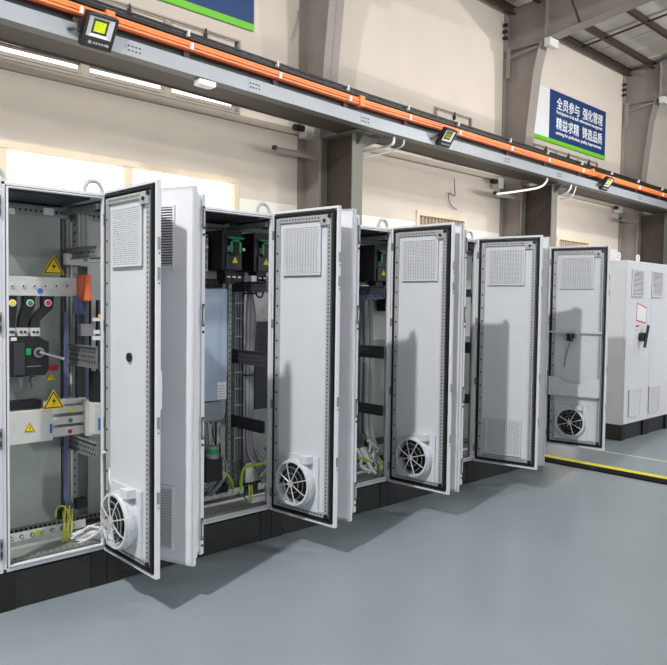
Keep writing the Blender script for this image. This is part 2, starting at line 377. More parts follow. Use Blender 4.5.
# floodlights on the trunking
fw = ['floodlight at the far left, largest of the three', 'floodlight in the middle, right of the second column', 'floodlight at the right below the slogan banner']
for i, (fx, fy) in enumerate(((99, 32), (447, 138), (607, 184))):
    p = at(fx, fy, 3.50)
    t = empty('floodlight', p, 'black square LED ' + fw[i], 'floodlight', 'floodlights on the cable trunking')
    t.rotation_euler = (math.radians(36), 0, 0); sc_ = (1.38, 1.2, 1.2)[i]; t.scale = (sc_, sc_, sc_)
    h = .128
    m = MB(); m.box((-.125, 0, -h), (.125, .045, h), 'black')
    m.box((-.125, -.02, -h), (-.105, 0, h), 'black'); m.box((.105, -.02, -h), (.125, 0, h), 'black'); m.box((-.105, -.02, h - .02), (.105, 0, h), 'black'); m.box((-.105, -.02, -h), (.105, 0, -h + .085), 'black')
    for k in range(7): m.box((-.1 + .032 * k, .045, -h + .03), (-.09 + .032 * k, .07, h - .03), 'black')
    m.build('housing', t, .006)
    m = MB(); zc = .035
    o4 = [(-.1, -.012, zc - .095), (.1, -.012, zc - .095), (.1, -.012, zc + .095), (-.1, -.012, zc + .095)]; i4 = [(-.045, .03 - .025, zc - .04), (.045, .005, zc - .04), (.045, .005, zc + .04), (-.045, .005, zc + .04)]
    m.poly(o4 + i4, [(0, 1, 5, 4), (1, 2, 6, 5), (2, 3, 7, 6), (3, 0, 4, 7)], 'reflector'); m.build('reflector', t)
    box('led_panel', (-.045, .0, zc - .04), (.045, .006, zc + .04), 'led', t)
    m = MB(); m.cyl((-.06, -.021, -h + .045), (-.06, -.025, -h + .045), .014, 'mgrey', 12)
    for k in range(5): m.box((-.035 + k * .022, -.025, -h + .037), (-.02 + k * .022, -.021, -h + .053), 'mgrey')
    m.cyl((.08, -.021, -h + .045), (.08, -.025, -h + .045), .012, 'mgrey', 12); m.build('printed_mark', t)
    bpy.context.view_layer.update(); inv = (Matrix.Translation(p) @ t.rotation_euler.to_matrix().to_4x4() @ Matrix.Scale(sc_, 4)).inverted()
    m = MB(); m.tube([inv @ Vector((p.x - .28, 3.612, 4.36 + gz(p.x))), inv @ Vector((p.x - .24, 3.55, 4.36 + gz(p.x))), (-.14, .03, -.03)], .016, 'dgrey', 4, 3); m.box((-.15, .02, -.05), (-.125, .05, .05), 'black'); m.build('bracket', t)
    m = MB(); q = inv @ Vector((p.x + .02, 3.612, 4.38 + gz(p.x))); m.tube([q, (0, .06, -.02)], .02, 'black', 4); m.build('mounting_arm', t)
p = at(205, 85, 3.70); p.z = 4.232 + gz(p.x)
t = empty('junction_box', p, 'small white square junction box under the trunking near the left', 'junction box'); m = MB(); m.box((-.12, -.07, -.03), (.12, .07, .034), 'white'); m.build('box_body', t, .012); m = MB(); m.box((-.08, -.06, -.038), (.08, .06, -.03), 'lgrey'); m.build('lid', t, .003)
# white conduits at the columns
def conduit(name, label, pts, r=.018, k='white', group=None, cat='pipe'):
    tag(MB().tube(pts, r, k, 8, 6).build(name, None, 0, True), label, cat, group)
def drop(px, py): q = at(px, py, 3.75); q.z = 4.272 + gz(q.x); return q
a = drop(394, 129); conduit('conduit', 'thick white bent conduit curving from the trunking beside the left centre column', [a, a + Vector((0, .02, -.1)), at(385, 147, 4.0), at(374, 150, 4.2), at(363, 152, 4.4)], .022)
a = drop(404, 134); conduit('conduit', 'thin white bent conduit curving from the trunking beside the left centre column', [a, a + Vector((0, .02, -.08)), at(396, 149, 4.0), at(380, 154, 4.2), at(363, 157, 4.4)], .013)
a = drop(547, 181); conduit('conduit', 'long white conduit sloping left from the trunking beside the tall grey column', [a, a + Vector((-.02, .0, -.06)), at(540, 187, 3.75), at(520, 191, 3.85), at(497, 194, 3.95)], .022)
a = drop(571, 185); conduit('conduit', 'thick short white conduit bent under the trunking below the slogan banner', [a, a + Vector((0, .02, -.08)), at(566, 193, 3.9), at(557, 195, 4.2)], .022)
a = drop(576, 187); conduit('conduit', 'thin short white conduit bent under the trunking below the slogan banner', [a, a + Vector((0, .02, -.08)), at(571, 197, 3.9), at(560, 199, 4.2)], .013)
conduit('loose_wire', 'thin dark loose wire dangling on the beige wall above the third cabinet', [at(454, 178, 5.2), at(455, 192, 5.2), at(454, 196, 5.2), at(449, 193, 5.2), at(449, 200, 5.2), at(451, 205, 5.2), at(457, 210, 5.2)], .008, 'kwire', None, 'wire')
conduit('hanging_cord', 'brown cord hanging on the wall below the left banner beside the column', [at(298, 10, 5.2), at(297, 20, 5.2), at(293, 34, 5.2), at(291, 40, 5.2)], .009, 'greige', None, 'wire')
for (px, py, lb) in ((300, 129, 'left of the dark centre left column'), (494, 182, 'left of the column below the banner'), (616, 208, 'left of the column at the right edge')):
    p = at(px, py, 5.1); t = empty('wall_camera', p, 'small black wall camera ' + lb, 'camera', 'small cameras on the wall girt')
    m = MB(); m.box((.06, -.09, -.13), (.24, .1, .1), 'lgrey'); m.build('mount', t, .01)
    m = MB(); m.cyl((-.16, -.06, -.01), (.1, 0, .02), .055, 'black', 12); m.build('camera_body', t)

# ------------------------------------------------------------------ banners
def text_mesh(txt, size, name, parent, loc, k, width=None, bold=0.):
    c = bpy.data.curves.new(name, 'FONT'); c.body = txt; c.size = size; c.extrude = .002; c.offset = bold; c.resolution_u = 2
    o = bpy.data.objects.new(name, c); COL.objects.link(o)
    bpy.context.view_layer.update()
    me = bpy.data.meshes.new_from_object(o.evaluated_get(bpy.context.evaluated_depsgraph_get())); bpy.data.objects.remove(o)
    xs = [v.co.x for v in me.vertices]
    sx = width / (max(xs) - min(xs)) if width and xs else 1; mx = min(xs) if xs else 0
    for v in me.vertices: v.co = Vector(((v.co.x - mx) * sx, -v.co.z, v.co.y))
    me.materials.clear(); me.materials.append(M[k])
    n = bpy.data.objects.new(name, me); COL.objects.link(n); n.parent = parent; n.location = loc; return n
t = empty('slogan_banner', (14.8, 5.22, 5.6), 'navy blue slogan banner with white lettering and green edge, at the upper right', 'banner')
L = lambda v: (v[0] - 14.8, v[1] - 5.22, v[2] - 5.6)
for nm, a, b, k in (('white_panel', (12.35, 5.215, 5.66), (13.70, 5.235, 6.83), 'bannerw'), ('blue_panel', (13.70, 5.212, 5.60), (16.60, 5.235, 6.83), 'navy'), ('green_edge', (12.3, 5.205, 5.56), (16.60, 5.235, 5.66), 'lime')):
    box(nm, L(a), L(b), k, t)
for txt, zz, sz, wdt, xx, bo in (('全员参与', 6.44, .31, 1.13, 14.02, .0025), ('强化管理', 6.44, .31, 1.08, 15.33, .0025), ('Participation of all staff, enforcement management', 6.305, .12, 2.39, 14.02, .001),
                         ('精益求精', 5.955, .31, 1.13, 14.02, .0025), ('铸造品质', 5.955, .31, 1.08, 15.33, .0025), ('striving for perfection, quality improvement', 5.805, .12, 2.35, 14.02, .001)):
    text_mesh(txt, sz, 'lettering', t, L((xx, 5.208, zz)), 'white', wdt, bo)
t = empty('wall_banner', (3.3, 5.22, 5.8), 'navy blue banner with green lower edge, cut by the top left of the picture', 'banner')
box('blue_panel', (3.3 - 4.4, -.01, .1), (1.58, .01, 1.3), 'navy', t); box('green_edge', (3.3 - 4.4, -.015, 0), (1.58, .01, .1), 'lime', t)

# ------------------------------------------------------------------ floor markings and trench
m = MB(); m.box((4.97, -9, 0.0005), (5.07, 2.4, .0135), 'floor_y'); 
tag(m.build('floor_line'), 'bright yellow painted floor line beside the dark trench cover', 'floor marking')
m = MB(); m.box((4.80, -9, .0005), (4.97, 2.4, .012), 'trench')
y = -8.6
while y < 2.2: m.box((4.87, y, .012), (4.91, y + .08, .0135), 'hole'); y += .9
tag(m.build('trench_cover'), 'dark flat cable trench cover crossing the floor next to the yellow line', 'trench cover')
m = MB(); m.box((5.78, -9, .0005), (5.81, 2.4, .002), 'floor_w'); tag(m.build('floor_line'), 'thin pale painted floor line in front of the closed cabinet', 'floor marking')

# ------------------------------------------------------------------ control cabinets
ZB, ZT = .205, 2.215
def ringm(m, s0, s1, z0, z1, w, y0, y1, k):
    m.box((s0, y0, z0), (s0 + w, y1, z1), k); m.box((s1 - w, y0, z0), (s1, y1, z1), k)
    m.box((s0 + w, y0, z0), (s1 - w, y1, z0 + w), k); m.box((s0 + w, y0, z1 - w), (s1 - w, y1, z1), k)
def signed(mb, sg):
    if sg > 0:
        return mb
    mb.v = [(-x, y, z) for x, y, z in mb.v]; mb.f = [tuple(reversed(f)) for f in mb.f]; return mb
def fan(door, sg, sc, zc, dep=.095, R=.145):
    # local frame: s along the leaf, +y is the inner face
    y0 = -.004
    m = MB(); m.box((sc - .165, y0, zc - .175), (sc + .165, y0 + .014, zc + .175), 'paint_in')
    m.ring((sc, y0 + .014, zc), (0, 1, 0), R - .012, R, dep * .75, 'paint_in'); 
    m.ring((sc, y0 + .014 + dep * .3, zc), (0, 1, 0), R - .004, R + .008, .02, 'paint_in')
    m.box((sc + .05, y0 + .014, zc + R - .01), (sc + .12, y0 + .07, zc + R + .035), 'paint_in')
    signed(m, sg).build('fan_housing', door)
    m = MB(); m.cyl((sc, y0 + .02, zc), (sc, y0 + dep * .55, zc), .05, 'black', 16)
    m.cyl((sc, y0 + .015, zc), (sc, y0 + .018, zc), R - .012, 'black', 24)
    for k in range(5):
        a0 = k * 2 * math.pi / 5; pts = []
        for rr, da in ((.045, 0), (R - .02, .15), (R - .02, .8), (.045, .5)):
            yy = y0 + .03 + .04 * (da / .8); pts.append((sc + rr * math.cos(a0 + da), yy, zc + rr * math.sin(a0 + da)))
        m.poly(pts, [(0, 1, 2, 3)], 'black'); m.poly([(a, b + .003, c) for a, b, c in pts], [(3, 2, 1, 0)], 'black')
    signed(m, sg).build('fan_blades', door)
    m = MB(); yg = y0 + dep
    for rr in (R + .002, .105, .065):
        m.tube([(sc + rr * math.cos(a * math.pi / 8), yg - (.03 if rr > .12 else .004), zc + rr * math.sin(a * math.pi / 8)) for a in range(16)], .0035 if rr > .12 else .0012, 'steel', 5, 2, True)
    for k in range(8):
        a = k * math.pi / 4 + .3; rr = R + .008
        m.tube([(sc, yg, zc), (sc + rr * .75 * math.cos(a), yg - .004, zc + rr * .75 * math.sin(a)), (sc + rr * math.cos(a), yg - .035, zc + rr * math.sin(a))], .0042, 'steel', 5, 4)
    m.cyl((sc, yg - .004, zc), (sc, yg + .006, zc), .022, 'steel', 12)
    signed(m, sg).build('fan_guard', door)
def grille_in(door, sg, s0, s1, z0, z1):
    m = MB(); y0 = -.004; m.box((s0, y0, z0), (s1, y0 + .006, z1), 'mgrey')
    ringm(m, s0, s1, z0, z1, .012, y0, y0 + .014, 'paint_in')
    n = 26
    for k in range(n):
        z = z0 + .014 + (z1 - z0 - .028) * (k + .5) / n; m.box((s0 + .012, y0 + .006, z - .0035), (s1 - .012, y0 + .012, z + .0035), 'paint_in')
    for k in range(13):
        s = s0 + .012 + (s1 - s0 - .024) * (k + .5) / 13; m.box((s - .0028, y0 + .006, z0 + .012), (s + .0028, y0 + .0135, z1 - .012), 'paint_in')
    signed(m, sg).build('filter_grille', door)
def louvre(door, sg, s0, s1, z0, z1, yo=-.03):
    m = MB(); m.box((s0, yo - .004, z0), (s1, yo, z1), 'dgrey')
    ringm(m, s0, s1, z0, z1, .01, yo - .014, yo, 'paint')
    n = 22
    for k in range(n):
        z = z0 + .01 + (z1 - z0 - .02) * (k + .5) / n; h = (z1 - z0) / n * .3
        m.poly([(s0 + .01, yo - .014, z - h), (s1 - .01, yo - .014, z - h), (s1 - .01, yo - .004, z + h), (s0 + .01, yo - .004, z + h)], [(0, 1, 2, 3)], 'paint')
    signed(m, sg).build('louvre_grille', door)
def right_door(cab, ox, hx, ang, w, low='fan', extra=None):
    """hinged on its right edge, inner face towards the picture"""
    d = MB(); sg = -1
    d.box((0, -.032, ZB), (w, -.029, ZT), 'paint')
    ringm(d, 0, w, ZB, ZT, .016, -.032, -.006, 'paint')          # rolled rim
    d.box((.08, -.029, ZB + .07), (w - .08, -.006, ZT - .07), 'paint_in')
    door = signed(d, sg).build('door', cab, .002); door.location = (hx - ox, -.014, 0); door.rotation_euler = (0, 0, math.radians(ang))
    g = MB(); ringm(g, .026, w - .026, ZB + .026, ZT - .026, .013, -.03, .004, 'rubber'); signed(g, sg).build('gasket', door)
    s = MB(); ringm(s, .048, w - .05, ZB + .05, ZT - .05, .032, -.03, .006, 'stiff')
    a, b = .048, w - .05
    z = ZB + .1
    while z < ZT - .08:
        s.cyl((b - .016, .0055, z), (b - .016, .0075, z), .0055, 'hole', 6)
        s.cyl((b + .0005, -.011, z), (b - .001, -.011, z), .005, 'hole', 6); z += .025
    z = ZB + .12
    while z < ZT - .08: s.cyl((a + .016, .0055, z), (a + .016, .0075, z), .008, 'hole', 6); z += .115
    q = a + .05
    while q < b - .04:
        for zz in (ZB + .066, ZT - .066): s.cyl((q, .0055, zz), (q, .0075, zz), .0055, 'hole', 6)
        q += .025
    signed(s, sg).build('punched_stiffener', door)
    c = MB(); c.box((w - .14, .006, ZT - .115), (w - .055, .012, ZT - .06), 'stiff'); c.cyl((w - .1, .012, ZT - .088), (w - .1, .02, ZT - .088), .01, 'black', 8)
    c.cyl((w - .062, .006, ZT - .062), (w - .062, .014, ZT - .062), .014, 'black', 8); signed(MB().cyl((w - .062, .006, ZB + .062), (w - .062, .014, ZB + .062), .016, 'black', 8), sg).build('corner_bolt', door)
    signed(c, sg).build('corner_bracket', door)
    grille_in(door, sg, .115, .115 + .33, 1.79, 2.105)
    louvre(door, sg, .11, .45, 1.78, 2.11)
    if low == 'fan': fan(door, sg, .285, .455)
    elif low == 'flat_fan': fan(door, sg, .26, .455, .05, .14)
    else: grille_in(door, sg, .115, .445, .30, .61)
    louvre(door, sg, .11, .45, .27, .62)
    h = MB(); h.box((w - .075, -.045, 1.02), (w - .035, -.032, 1.27), 'lgrey'); h.box((w - .07, -.064, 1.06), (w - .04, -.05, 1.26), 'white'); h.box((w - .068, -.052, 1.22), (w - .042, -.045, 1.25), 'white')
    signed(h, sg).build('handle', door, .004)
    for zz in (2.06, 1.47, .93, .33):
        hg = MB()
        hg.cyl((-.004, -.018, zz - .045), (-.004, -.018, zz + .045), .009, 'zinc', 10); hg.box((-.004, -.02, zz - .03), (.03, -.004, zz + .03), 'zinc')
        signed(hg, sg).build('hinge', door)
    for zz in (1.9, 1.75, 1.0, .62): lt = MB(); lt.box((w, -.026, zz - .03), (w + .004, -.012, zz + .03), 'zinc'); lt.cyl((w + .003, -.019, zz - .05), (w + .006, -.019, zz - .05), .004, 'dgrey', 6); signed(lt, sg).build('latch', door)
    if extra == 'plug': signed(MB().cyl((.307, -.006, 1.315), (.307, .006, 1.315), .024, 'black', 14), sg).build('plug', door)
    if extra == 'pocket':
        m = MB(); z0, z1 = .72, .905
        m.prism([(.04, .05, z0), (.53, .05, z0), (.53, .05, z1), (.40, .05, z1), (.36, .05, z1 - .06), (.20, .05, z1 - .06), (.16, .05, z1), (.04, .05, z1)], (0, .004, 0), 'paint_in')
        m.box((.04, -.004, z0), (.53, .05, z0 + .004), 'paint_in'); m.box((.04, -.004, z0), (.044, .05, z1), 'paint_in'); m.box((.526, -.004, z0), (.53, .05, z1), 'paint_in')
        signed(m, sg).build('document_pocket', door)
        m = MB(); m.box((.02, .006, 1.348), (.54, .03, 1.364), 'lgrey'); signed(m, sg).build('door_stay', door)
        m = MB(); m.box((.21, .0, 1.27), (.27, .05, 1.345), 'black'); m.ring((.285, .03, 1.32), (0, 1, 0), .03, .042, .02, 'lgrey', 14); m.tube([(.24, .03, 1.27), (.22, .03, 1.2), (.2, .01, 1.12), (.18, 0, 1.0)], .006, 'mgrey'); signed(m, sg).build('door_switch', door)
    return door
def left_door(cab, ox, hx, ang, w):
    d = MB(); d.box((0, -.034, ZB), (w, -.031, ZT), 'paint'); ringm(d, 0, w, ZB, ZT, .016, -.034, -.006, 'paint')
    d.box((.07, -.031, ZB + .07), (w - .07, -.008, ZT - .07), 'paint_in')
    door = d.build('door', cab, .002); door.location = (hx - ox, -.012, 0); door.rotation_euler = (0, 0, math.radians(-ang))
    louvre(door, 1, .11, .45, 1.79, 2.12, -.032); louvre(door, 1, .11, .45, .275, .62, -.032)
    m = MB(); z0, z1 = ZB + .035, ZT - .03
    m.box((w - .055, -.008, z0), (w - .006, .012, z1), 'paint'); m.box((w - .055, .012, z0 + .02), (w - .022, .05, z1 - .01), 'paint'); m.box((w - .055, .05, z0), (w - .014, .078, z1), 'paint')
    m.build('closing_strip', door, .002)
    m = MB(); ringm(m, .03, w - .07, ZB + .03, ZT - .03, .012, -.03, .002, 'rubber'); m.build('gasket', door)
    for zz in (2.06, 1.54, .93, .38):
        m = MB(); m.box((w - .014, .022 + .03, zz - .06), (w - .008, .068, zz + .06), 'dgrey'); m.box((w - .012, .045, zz - .05), (w - .002, .06, zz - .035), 'zinc'); m.box((w - .012, .045, zz + .035), (w - .002, .06, zz + .05), 'zinc'); m.box((w - .008, .052, zz - .05), (w - .003, .06, zz + .05), 'lgrey'); m.cyl((w - .014, .06, zz - .09), (w - .007, .06, zz - .09), .007, 'dgrey', 8)
        m.build('latch', door)
    return door

def cabinet(ox, x0, x1, label, group, kind):
    """front frame, plinth, top, rear, posts and rails; ox is the x of the thing's base point"""
    t = empty('control_cabinet', (ox, 0, 0), label, 'cabinet', group); D = .6
    def P(mb, name, bevel=0, parent=None, smooth=False):
        mb.v = [(a - ox, b, c) for a, b, c in mb.v] if parent is None else mb.v
        return mb.build(name, parent or t, bevel, smooth)
    t['_x'] = ox
    # front frame: outer channel, dark groove, raised lip
    m = MB(); a, b = x0 + .002, x1 - .002; z0, z1 = .205, 2.205
    if x0 < -.3: m.box((a, -.003, z0), (a + .03, .04, z1), 'paint'); a += .03
    m.box((a, 0, z0), (a + .018, .04, z1), 'paint'); m.box((b - .012, 0, z0), (b, .04, z1), 'paint')
    m.box((a, 0, z1 - .016), (b, .04, z1), 'paint'); m.box((a, 0, z0), (b, .04, z0 + .018), 'paint')
    ringm(m, a + .018, b - .012, z0 + .018, z1 - .016, .006, .012, .03, 'mgrey')
    ringm(m, a + .024, b - .018, z0 + .024, z1 - .022, .008, -.01, .02, 'paint')
    a = x0 + .002
    P(m, 'front_frame', .002)
    P(MB().box((a, 0.05, 2.19), (b, D, 2.205), 'paint').box((a + .05, .1, 2.175), (b - .05, D - .05, 2.19), 'dgrey'), 'roof_panel')
    P(MB().box((a, D - .012, z0), (b, D, 2.19), 'paint_in'), 'rear_panel')
    m = MB(); m.box((a, .05, z0), (b, .09, z0 + .035), 'zinc'); m.box((a, .09, z0 - .002), (b, D - .012, z0 + .004), 'zinc')
    m.box((a, .30, z0 + .004), (b, .31, z0 + .02), 'white')
    q = a + .04
    while q < b - .03: m.cyl((q, .07, z0 + .035), (q, .07, z0 + .0365), .006, 'hole', 6); q += .035
    P(m, 'gland_plate')
    # plinth
    P(MB().box((a, .02, 0), (b, D, .2), 'plinth_c').box((a, 0.0, 0), (a + .09, .02, .2), 'plinth_c').box((b - .09, 0, 0), (b, .02, .2), 'plinth_c').box((a + .08, .01, .2), (b - .08, D - .03, .205), 'black'), 'plinth')
    pn = MB().box((a + .092, .004, .006), (b - .092, .02, .194), 'plinth')
    for bx in (a + .11, b - .11):
        for bz in (.035, .165): pn.cyl((bx, -.001, bz), (bx, .004, bz), .007, 'black', 8)
    P(pn, 'plinth_panel')
    # posts
    for px, s in ((x0 + .03, 1), (x1 - .03, -1)):
        m = MB(); m.box((px - .018, .5, .24), (px + .018, .536, 2.18), 'zinc_dark')
        z = .27
        while z < 2.16: m.cyl((px, .4985, z), (px, .5, z), .006, 'hole', 6); z += .05
        P(m, 'corner_post')
        if s > 0: P(MB().box((px - .014, .052, .24), (px + .014, .075, 2.18), 'zinc'), 'corner_post')
    for zz, hh in (((1.885, .035), (1.29, .062), (.765, .045)) if kind != 'vfd' else ((1.72, .035), (1.228, .05), (.765, .042))):       # punched side rails, right hand side
        px = x1 - .045; m = MB(); kk = 'zinc_dark' if kind != 'vfd' else 'dgrey'
        m.box((px, .03, zz - hh), (px + .006, .5, zz + hh), kk); m.box((px - .012, .03, zz + hh - .006), (px, .5, zz + hh), kk); m.box((px - .012, .03, zz - hh), (px, .5, zz - hh + .006), kk)
        y = .05
        while y < .49:
            for r in range(3 if hh > .04 else 2): m.box((px - .0015, y + (r % 2) * .012, zz - .034 + r * .028), (px, y + .012 + (r % 2) * .012, zz - .022 + r * .028), 'hole')
            y += .034
        P(m, 'punched_rail')
    m = MB(); m.box((x1 - .05, .03, 2.12), (x1 - .02, .5, 2.15), 'zinc_dark'); m.box((x0 + .02, .47, 2.10), (x1 - .02, .50, 2.16), 'zinc_dark')
    q = x0 + .05
    while q < x1 - .05: m.cyl((q, .4685, 2.13), (q, .47, 2.13), .007, 'hole', 6); q += .03
    P(m, 'top_rail')
    m = MB(); m.box((x0 + .02, .485, .235), (x1 - .02, .5, .275), 'zinc_dark')
    q = x0 + .04
    while q < x1 - .03: m.cyl((q, .4835, .255), (q, .485, .255), .009, 'hole', 6); q += .028
    P(m, 'bottom_rail')
    # lifting eyes
    for ex in ((x1 - .04,) if x0 > -.3 else (x0 + .02, x1 - .045)):
        m = MB(); m.tube([(ex - .045, .07, 2.205), (ex - .05, .07, 2.235), (ex - .03, .07, 2.268), (ex, .07, 2.276), (ex + .03, .07, 2.268), (ex + .05, .07, 2.235), (ex + .045, .07, 2.205)], .012, 'stiff', 8, 5); m.box((ex - .055, .04, 2.205), (ex + .055, .1, 2.213), 'lgrey')
        P(m, 'lifting_eye')
    return t, P
E_ = [-.592, 0, 1.186, 2.372, 3.515, 4.765]
G = 'open control cabinets in the row'
def tri(m, x, y, z, s):                 # warning triangle facing the front: yellow face, black edge and bolt
    def T(q, yy): return [(x - q, yy, z - q * .55), (x + q, yy, z - q * .55), (x, yy, z + q * 1.15)]
    m.prism(T(s, y), (0, -.001, 0), 'yellow'); m.prism(T(s * .86, y - .001), (0, -.001, 0), 'black'); m.prism(T(s * .7, y - .002), (0, -.001, 0), 'yellow')
    m.poly([(x + s * .12, y - .0045, z + s * .55), (x - s * .16, y - .0045, z + s * .08), (x + s * .04, y - .0045, z + s * .06), (x - s * .1, y - .0045, z - s * .38), (x + s * .2, y - .0045, z + s * .22), (x, y - .0045, z + s * .2)], [(0, 1, 2, 3, 4, 5)], 'black')
def pb(m, x0, y0, x1, y1, Y, dep, k):   # box whose front face at depth Y spans a region
    ym = (y0 + y1) / 2; xm = (x0 + x1) / 2
    m.box((at(x0, ym, Y).x, Y, at(xm, y1, Y).z), (at(x1, ym, Y).x, Y + dep, at(xm, y0, Y).z), k); return m
def dot(m, x, y, Y, r, k, n=14):
    p = at(x, y, Y); m.cyl(p, p + Vector((0, -.004, 0)), r, k, n)

# ---- cabinet 1: main switch
t1, P = cabinet(E_[0], E_[0], E_[1], 'open control cabinet with main breaker and three busbars, single door, at the left edge', G, 'main')
m = MB(); m.box((-.52, .47, .28), (-.07, .474, 2.10), 'zinc'); P(m, 'mounting_plate')
P(pb(MB(), 9, 208, 15, 214, .46, .01, 'white'), 'plate_label'); P(pb(MB(), 44, 208, 54, 215, .46, .01, 'white'), 'plate_label')
m = MB(); p = at(53.5, 268, .465); tri(m, p.x, .465, p.z, .068); P(m, 'warning_sign')
m = MB(); pb(m, 6, 277, 80, 296, .33, .05, 'lgrey')
for bx in (12, 23.5, 34.5, 45.5, 56.5, 67, 77): dot(m, bx, 286, .33, .012, 'steel', 10); dot(m, bx, 286, .326, .006, 'dgrey', 8)
P(m, 'busbar_cover', .002)
m = MB(); dot(m, 40, 291, .33, .016, 'blue'); P(m, 'blue_dot')
m = MB(); pb(m, 86, 274.5, 91.5, 301, .2, .14, 'orange'); P(m, 'orange_insulator', .006)
m = MB(); pb(m, 75, 304, 81, 312, .30, .03, 'blue'); [m.tube([at(74 + k * 2.4, 296, .3), at(74.5 + k * 2.2, 305, .29), at(75 + k * 3, 314 + k % 2, .3)], .009, 'bwire') for k in range(4)]; pb(m, 74, 296, 81, 303, .3, .03, 'lgrey'); P(m, 'blue_terminals')
arms = [([(9, 296), (17, 296), (17, 308), (15, 330), (8, 330)], (12.5, 303), 'yellow'), ([(24, 296), (35, 296), (35, 306), (29, 320), (27, 330), (19, 330), (20, 318), (24, 306)], (30, 303), 'green'), ([(43, 296), (54, 296), (53, 308), (40, 321), (39, 330), (30, 330), (31, 320), (43, 307)], (48, 303), 'red')]
for pts, dd, kk in arms:
    m = MB(); W_ = [at(a, b, .34) for a, b in pts]; m.prism(W_, (0, .05, 0), 'black'); m2 = MB(); dot(m2, dd[0], dd[1], .34, .02, 'white'); dot(m2, dd[0], dd[1], .336, .015, kk)
    m.v += []; o = P(m, 'phase_connector'); P(m2, 'phase_marker')
m = MB()
for a, b in ((9, 15), (18, 28), (31, 40)):
    pb(m, a, 328, b, 336, .3, .08, 'lgrey'); dot(m, a + (b - a) * .3, 332, .3, .008, 'dgrey', 8); dot(m, a + (b - a) * .7, 332, .3, .008, 'dgrey', 8)
P(m, 'breaker_terminal')
m = MB(); pts = [(9, 336), (38, 336), (49, 342), (49, 368), (46, 375), (11, 377), (9, 377)]; m.prism([at(a, b, .30) for a, b in pts], (0, .16, 0), 'black'); pb(m, 14, 343, 25, 375, .285, .02, 'dgrey'); pb(m, 26, 366, 41, 366.8, .296, .005, 'mgrey'); pb(m, 11, 337.5, 17, 341, .296, .005, 'white')
P(m, 'circuit_breaker', .003)
m = MB(); pb(m, 26, 348.5, 31, 355, .29, .01, 'green'); P(m, 'breaker_indicator')
m = MB(); dot(m, 39, 352.5, .29, .03, 'mgrey', 16); dot(m, 39, 352.5, .283, .018, 'dgrey', 12); m.tube([at(40, 352, .27), at(50, 355, .25), at(58, 357, .22), at(64, 359, .2)], .007, 'steel'); P(m, 'breaker_handle')
m = MB(); pb(m, 48, 365, 58, 370.5, .46, .008, 'red'); P(m, 'red_label')
m = MB(); p = at(51, 378, .464); tri(m, p.x, .464, p.z, .03); P(m, 'warning_sign')
for a in (21, 34): m = MB(); pb(m, a - 2.5, 377, a + 2.5, 383, .36, .04, 'mgrey'); pb(m, a - 1.5, 383, a + 1.5, 388, .37, .02, 'zinc_dark'); P(m, 'lower_terminal')
m = MB(); pb(m, 10, 401, 41, 409, .36, .08, 'black'); P(m, 'black_terminal_block')
m = MB(); pb(m, 8, 411, 53, 443, .26, .04, 'lgrey'); pb(m, 50, 424, 52.5, 433, .257, .004, 'blue'); P(m, 'lower_cover', .002)
m = MB(); p = at(29.5, 428.5, .258); tri(m, p.x, .258, p.z, .032); P(m, 'warning_sign')
m = MB(); pb(m, 43, 399, 86, 411, .37, .05, 'lgrey'); pb(m, 86, 400, 93, 436, .3, .12, 'lgrey'); P(m, 'busbar_bracket', .003)
m = MB(); p = at(53.5, 402.5, .25); tri(m, p.x, .25, p.z, .066); P(m, 'warning_sign')
for y0, y1, dx, kk in ((406, 412.5, 71, 'yellow'), (416, 423.5, 70.5, 'green'), (426.5, 435, 70, 'red')):
    m = MB(); pb(m, 53, y0, 87, y1, .33, .01, 'lgrey'); m2 = MB(); dot(m2, dx, (y0 + y1) / 2 + .5, .33, .013, kk); P(m, 'busbar'); P(m2, 'phase_marker')
m = MB(); pb(m, 53, 404, 87, 436, .36, .02, 'mgrey'); P(m, 'busbar_support')
m = MB(); pb(m, 95, 404, 102, 434, .14, .08, 'lgrey'); pb(m, 98.5, 418, 101, 430, .136, .004, 'blue'); P(m, 'white_module')
P(pb(MB(), 93, 372, 102, 402, .2, .06, 'black'), 'black_module')
for q in ((94, 318, 103, 321), (94, 336, 103, 340), (95, 330, 100, 334)): P(pb(MB(), *q, .16, .02, 'white'), 'wire_label')
m = MB(); dot(m, 100, 316, .16, .012, 'yellow'); P(m, 'phase_marker')
P(pb(MB(), 81, 324, 93, 336, .3, .04, 'mgrey'), 'relay'); P(pb(MB(), 66, 254, 88, 265, .36, .04, 'lgrey'), 'cross_rail'); m = MB(); pb(m, 88, 249, 103, 262, .2, .06, 'lgrey'); dot(m, 90, 253, .2, .012, 'black')
for k in range(6): dot(m, 91 + k * 2, 258, .198, .006, 'dgrey', 6)
P(m, 'relay_row')
